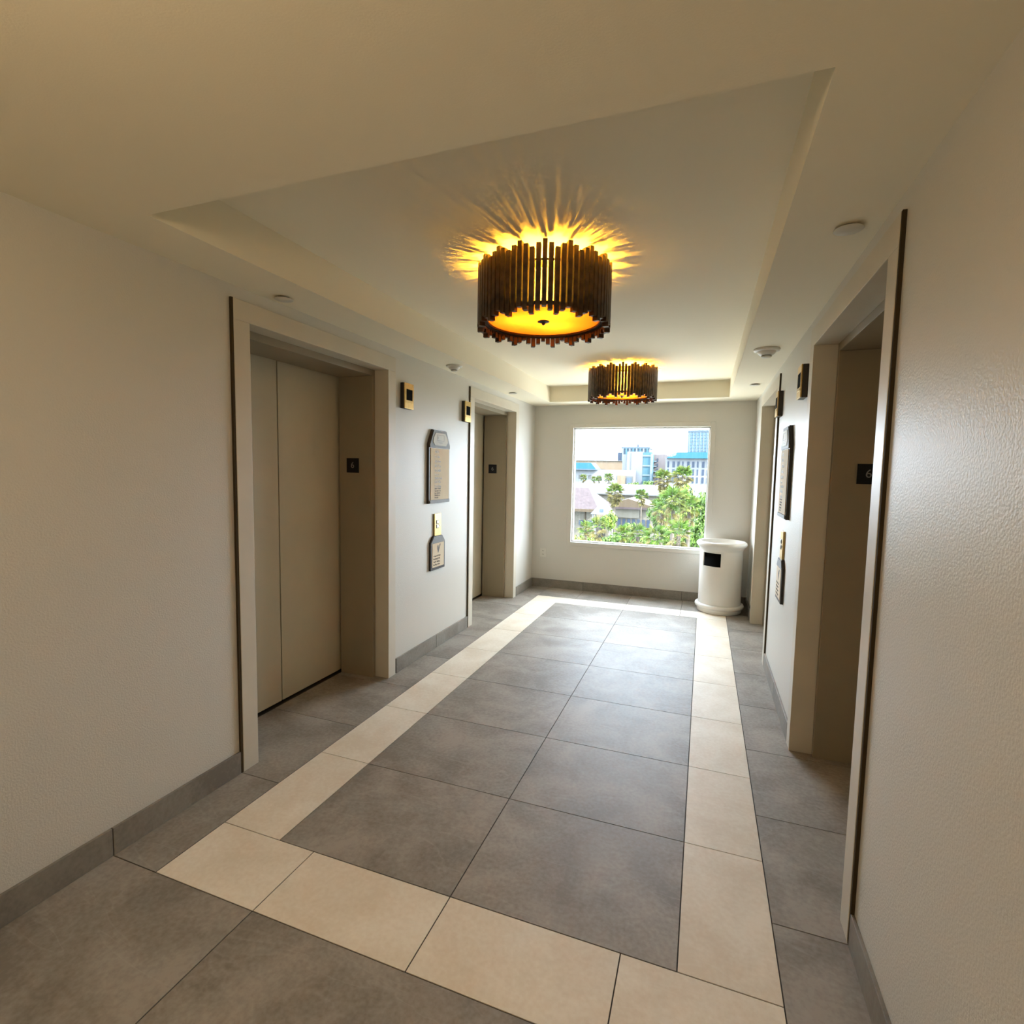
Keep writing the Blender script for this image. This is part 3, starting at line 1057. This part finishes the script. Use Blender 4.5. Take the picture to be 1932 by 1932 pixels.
# tan villa with arcade
r = house('tan_villa', 'tan villa with dark windows and brown eaves, centre of the view', (-13, 111))
o = r.location
ebox('wall', r, -17.2, -9.6, 111, 124, GZ, -5.6, E_TAN)
bm = bmesh.new()
add_prism(bm, [(-17.8 - o.x, -5.7 - o.z), (-9.2 - o.x, -5.7 - o.z), (-9.8 - o.x, -5.2 - o.z), (-14.6 - o.x, -3.8 - o.z), (-17.2 - o.x, -4.6 - o.z)], 109.6 - o.y, 124.5 - o.y)
obj('roof', bm, E_EAVE, r)
ebox('eave', r, -17.9, -9.1, 109.4, 110.0, -5.95, -5.55, E_SHING)
ebox('fascia', r, -17.8, -12.4, 110.4, 111.1, -7.8, -6.0, E_TAN)
for k in range(7):
    ebox('window', r, -16.8 + k * 1.0, -16.2 + k * 1.0, 110.8, 111.2, -10.6, -8.1, E_WIN)

# white gazebo
r = house('gazebo', 'small white hip-roofed gazebo beside the brown roof', (-16.2, 90))
bm = bmesh.new()
add_prism(bm, [(-1.9, 10.4), (1.9, 10.4), (0.5, 12.0), (-0.5, 12.0)], -1.5, 1.5)
obj('roof', bm, E_WING, r)
for x in (-1.5, 1.5):
    for y in (-1.2, 1.2):
        box_obj('post', x - 0.1, x + 0.1, y - 0.1, y + 0.1, 0, 10.4, E_WHITE, r)
box_obj('gable_window', -0.3, 0.3, -1.56, -1.44, 10.8, 11.3, E_GREY, r)


# ------------------------------------------------------------------ palms

def fan_frond(bm, rad, seed, M=Matrix.Identity(4)):
    """One fan leaf: stalk along +x, then a pleated fan of pointed segments."""
    rnd = random.Random(seed)
    st = rad * 0.45
    w = rad * 0.018
    def V(x, y, z):
        return bm.verts.new(M @ Vector((x, y, z)))
    a = [V(0, -w, 0), V(0, w, 0), V(st, w, -0.02 * rad), V(st, -w, -0.02 * rad)]
    bm.faces.new(a)
    n = 15
    for i in range(n):
        t = -1.75 + 3.5 * i / (n - 1)
        L = rad * (0.62 - 0.10 * abs(t) / 1.75) * rnd.uniform(0.9, 1.05)
        hw = 0.12
        dr = -rad * rnd.uniform(0.05, 0.22)
        b = [V(st, 0, -0.02 * rad),
             V(st + 0.6 * L * math.cos(t - hw), 0.6 * L * math.sin(t - hw), 0.01 * rad),
             V(st + L * math.cos(t), L * math.sin(t), dr),
             V(st + 0.6 * L * math.cos(t + hw), 0.6 * L * math.sin(t + hw), -0.02 * rad)]
        bm.faces.new((b[0], b[1], b[2]))
        bm.faces.new((b[0], b[2], b[3]))


FROND = {}
for key, m in (('g', E_FR1), ('y', E_FR2), ('d', E_FR3)):
    bm = bmesh.new()
    fan_frond(bm, 1.0, 5)
    FROND[key] = mesh_of(bm, 'frond', m)


def palm(x, y, zc, rad, lab, seed, n=28, dry=0.3, parts=True, group='fan palms outside'):
    rnd = random.Random(seed)
    r = thing('fan_palm', lab, 'palm tree', (x, y, GZ), rnd.uniform(0, 6), group)
    hz = zc - GZ
    bm = bmesh.new()
    lean = rnd.uniform(-0.15, 0.15)
    add_tube(bm, [(lean, 0.05, 0), (lean * 0.6, 0, hz * 0.4), (0, 0, hz * 0.8), (0, 0, hz)], [0.24, 0.17, 0.14, 0.12], 8)
    obj('trunk', bm, E_TRUNK, r, True)
    bms = {k: bmesh.new() for k in 'gyd'}
    for i in range(n):
        f = i / (n - 1)
        el = 1.35 - 2.45 * f + rnd.uniform(-0.12, 0.12)
        az = i * 2.39996 + rnd.uniform(-0.2, 0.2)
        k = 'd' if f > 1 - dry else ('y' if rnd.random() < 0.45 else 'g')
        s = rad * rnd.uniform(0.9, 1.1) * (1.0 if f < 0.75 else 0.85)
        drop = rad * 0.85 * (f - (1 - dry)) / dry if f > 1 - dry else 0.0      # skirt of old leaves down the trunk
        M = Matrix.Translation((0, 0, hz - drop)) @ Euler((rnd.uniform(-0.4, 0.4), -el, az)).to_matrix().to_4x4() @ Matrix.Scale(s, 4)
        if parts:
            o = obj('frond', FROND[k], None, r)
            o.matrix_basis = M
        else:
            fan_frond(bms[k], 1.0, seed * 50 + i, M)
    for k, m in (('g', E_FR1), ('y', E_FR2), ('d', E_FR3)):
        if not parts and len(bms[k].verts):
            obj('fronds', bms[k], m, r)
        else:
            bms[k].free()
    return r


palm(-15.05, 95, -1.9, 1.75, 'tall palm with a shaggy yellow skirt in front of the white parapet', 1, 44, 0.6, False)
palm(-10.9, 100, -2.7, 1.45, 'slender palm right of the shaggy yellow palm', 2, 26, 0.3, False)
palm(-5.3, 75, 0.9, 1.35, 'palm with yellow skirt standing before the pinkish block', 3, 40, 0.55, False)
palm(-2.6, 70, 1.3, 1.45, 'palm before the cyan-roofed hotel', 4, 38, 0.5, False)
palm(-7.6, 92, -4.0, 1.2, 'low palm beside the tan villa', 5, 24, 0.35, False)
palm(-37.4, 170, -0.4, 1.4, 'leftmost small far palm before the low white building', 6, 20, 0.2, False, 'far small palms')
palm(-34.2, 172, -0.8, 1.2, 'second small far palm before the low white building', 7, 20, 0.2, False, 'far small palms')
palm(-31.9, 168, -0.6, 1.2, 'third small far palm before the low white building', 8, 20, 0.1, False, 'far small palms')
palm(-28.8, 168, -0.1, 1.9, 'far palm left of the peach annex', 9, 20, 0.2, False, 'far small palms')
palm(-1.95, 38, -0.35, 1.15, 'near palm with big bright green fans at right of the window', 10, 24, 0.1, True)
palm(-0.95, 41, -0.9, 1.05, 'near palm touching the right window edge', 11, 22, 0.25, True)
palm(-3.05, 43, -1.2, 1.0, 'near palm left of the big bright fans', 12, 22, 0.3, True)
palm(-1.35, 34, -2.1, 0.95, 'lower palm with yellow fans above the bin', 13, 20, 0.4, True)
palm(-4.5, 40, -3.0, 0.95, 'bottom palm, fourth from the right along the window sill', 14, 18, 0.2, True)
palm(-5.9, 42, -3.4, 0.9, 'bottom palm just right of the bright green tree', 15, 18, 0.15, True)
palm(-8.55, 45, -3.2, 1.0, 'yellow-green palm at lower left of the window', 16, 20, 0.45, True)
palm(-10.4, 49, -3.9, 0.9, 'palm in the lower left corner of the window', 17, 18, 0.2, True)
palm(-2.9, 36, -2.7, 0.9, 'low palm below the big bright fans', 18, 18, 0.2, True)


# ------------------------------------------------------------------ leafy trees and hedges

def leafy(name, x, y, zc, rx, rz, lab, m, n, seed, cat='tree', size=0.16):
    rnd = random.Random(seed)
    r = thing(name, lab, cat, (x, y, GZ), 0, 'trees and shrubs outside')
    hz = zc - GZ
    bm = bmesh.new()
    add_tube(bm, [(0, 0, 0), (0.05, 0.05, hz * 0.6), (0, 0, hz)], [0.16, 0.12, 0.05], 7)
    for k in range(5):
        a = k * 1.3
        add_tube(bm, [(0, 0, hz - rz * 0.7), (rx * 0.5 * math.cos(a), rx * 0.5 * math.sin(a), hz + rz * 0.2)], [0.05, 0.02], 5)
    obj('trunk', bm, E_TRUNK, r, True)
    clumps = []
    for k in range(14):
        d = Vector((rnd.gauss(0, 1), rnd.gauss(0, 1), rnd.gauss(0, 1))).normalized() * rnd.uniform(0.35, 0.75)
        clumps.append(Vector((d.x * rx, d.y * rx, hz + d.z * rz)))
    vs, fs = [], []
    for i in range(n):
        c = rnd.choice(clumps)
        d = Vector((rnd.gauss(0, 1), rnd.gauss(0, 1), rnd.gauss(0, 1))).normalized()
        p = c + Vector((d.x * rx * 0.42, d.y * rx * 0.42, d.z * rz * 0.42)) * rnd.uniform(0.6, 1.0)
        s = size * rnd.uniform(0.7, 1.3)
        u = (d + Vector((rnd.uniform(-.6, .6), rnd.uniform(-.6, .6), rnd.uniform(-.6, .6)))).normalized()
        a = u.cross(Vector((0.2, 0.1, 1))).normalized()
        b = u.cross(a)
        k = len(vs)
        vs += [p - a * s * 0.5, p + b * s, p + a * s * 0.5, p - b * s]
        fs.append((k, k + 1, k + 2, k + 3))
    me = bpy.data.meshes.new('foliage')
    me.from_pydata([tuple(q) for q in vs], [], fs)
    me.materials.append(m)
    obj('foliage', me, m, r)
    return r


leafy('leafy_tree', -10.1, 60, -4.0, 1.0, 1.35, 'bright green rounded tree left of the window centre', E_LF2, 1100, 1)
leafy('leafy_tree', -3.9, 55, -2.5, 1.5, 1.6, 'leafy tree behind the near palms, right half of the window', E_LF1, 1500, 2)
leafy('leafy_tree', -1.4, 50, -1.6, 1.7, 2.3, 'tall leafy tree behind the near palms at far right', E_LF2, 2000, 3)
leafy('leafy_tree', 0.2, 45, -1.6, 1.2, 2.2, 'leafy tree cut by the right window edge', E_LF1, 1400, 4)
leafy('leafy_tree', -2.2, 46, -4.3, 1.7, 1.3, 'low tree filling the lower right of the window', E_LF2, 1600, 5)
leafy('leafy_tree', -6.8, 50, -5.1, 1.6, 1.1, 'low tree at the bottom centre of the window', E_LF1, 1400, 6)
leafy('leafy_tree', -4.4, 48, -5.0, 1.5, 1.1, 'low tree right of bottom centre of the window', E_LF2, 1400, 7)
leafy('leafy_tree', -11.2, 52, -5.6, 1.6, 1.2, 'low tree at the lower left of the window', E_LF2, 1400, 8)
leafy('leafy_tree', -8.6, 54, -5.9, 1.5, 1.1, 'low tree beneath the bright green rounded tree', E_LF1, 1400, 9)
leafy('leafy_tree', -0.5, 43, -3.4, 0.9, 1.5, 'slim leafy tree behind the bin at the lower right window corner', E_LF1, 1000, 15)
leafy('leafy_tree', -11.8, 88, -7.6, 1.3, 1.3, 'dark little tree before the tan villa windows', E_LF1, 700, 10)
leafy('hedge_shrub', -33.8, 175, -2.94, 2.6, 0.9, 'olive hedge above the white parapet at left', E_LF2, 500, 11, 'shrub', 0.3)
leafy('hedge_shrub', -28.3, 175, -2.88, 2.2, 1.0, 'green hedge above the white parapet behind the shaggy palm', E_LF1, 500, 12, 'shrub', 0.3)
leafy('hedge_shrub', -21.9, 175, -2.43, 2.3, 1.0, 'green hedge below the white hotel', E_LF1, 500, 13, 'shrub', 0.3)
leafy('hedge_shrub', -17.1, 175, -2.09, 2.1, 1.5, 'taller hedge below the pinkish block', E_LF1, 500, 14, 'shrub', 0.3)
# growth and a building further right, seen from a step to the left
leafy('leafy_tree', 2.3, 47, -2.2, 1.3, 2.0, 'leafy tree just beyond the right window edge', E_LF1, 1200, 21)
leafy('leafy_tree', 5.4, 50, -3.0, 1.6, 1.8, 'second leafy tree beyond the right window edge', E_LF2, 1200, 22)
leafy('leafy_tree', 3.9, 38, -4.4, 1.5, 1.3, 'low leafy tree beyond the right window edge', E_LF2, 1200, 23)
leafy('leafy_tree', 9.2, 52, -3.4, 1.8, 2.0, 'third leafy tree beyond the right window edge', E_LF1, 1200, 24)
r = house('stucco_building', 'tan stucco building beyond the right window edge', (20, 150))
ebox('wall', r, 4, 44, 150, 170, GZ, -1.5, E_TAN)
ebox('parapet', r, 3.6, 44.4, 149.4, 170.4, -1.5, -0.4, E_WHITE)
for k in range(9):
    ebox('window', r, 6 + k * 4.2, 7.8 + k * 4.2, 149.8, 150.2, -6.0, -3.6, E_WIN)
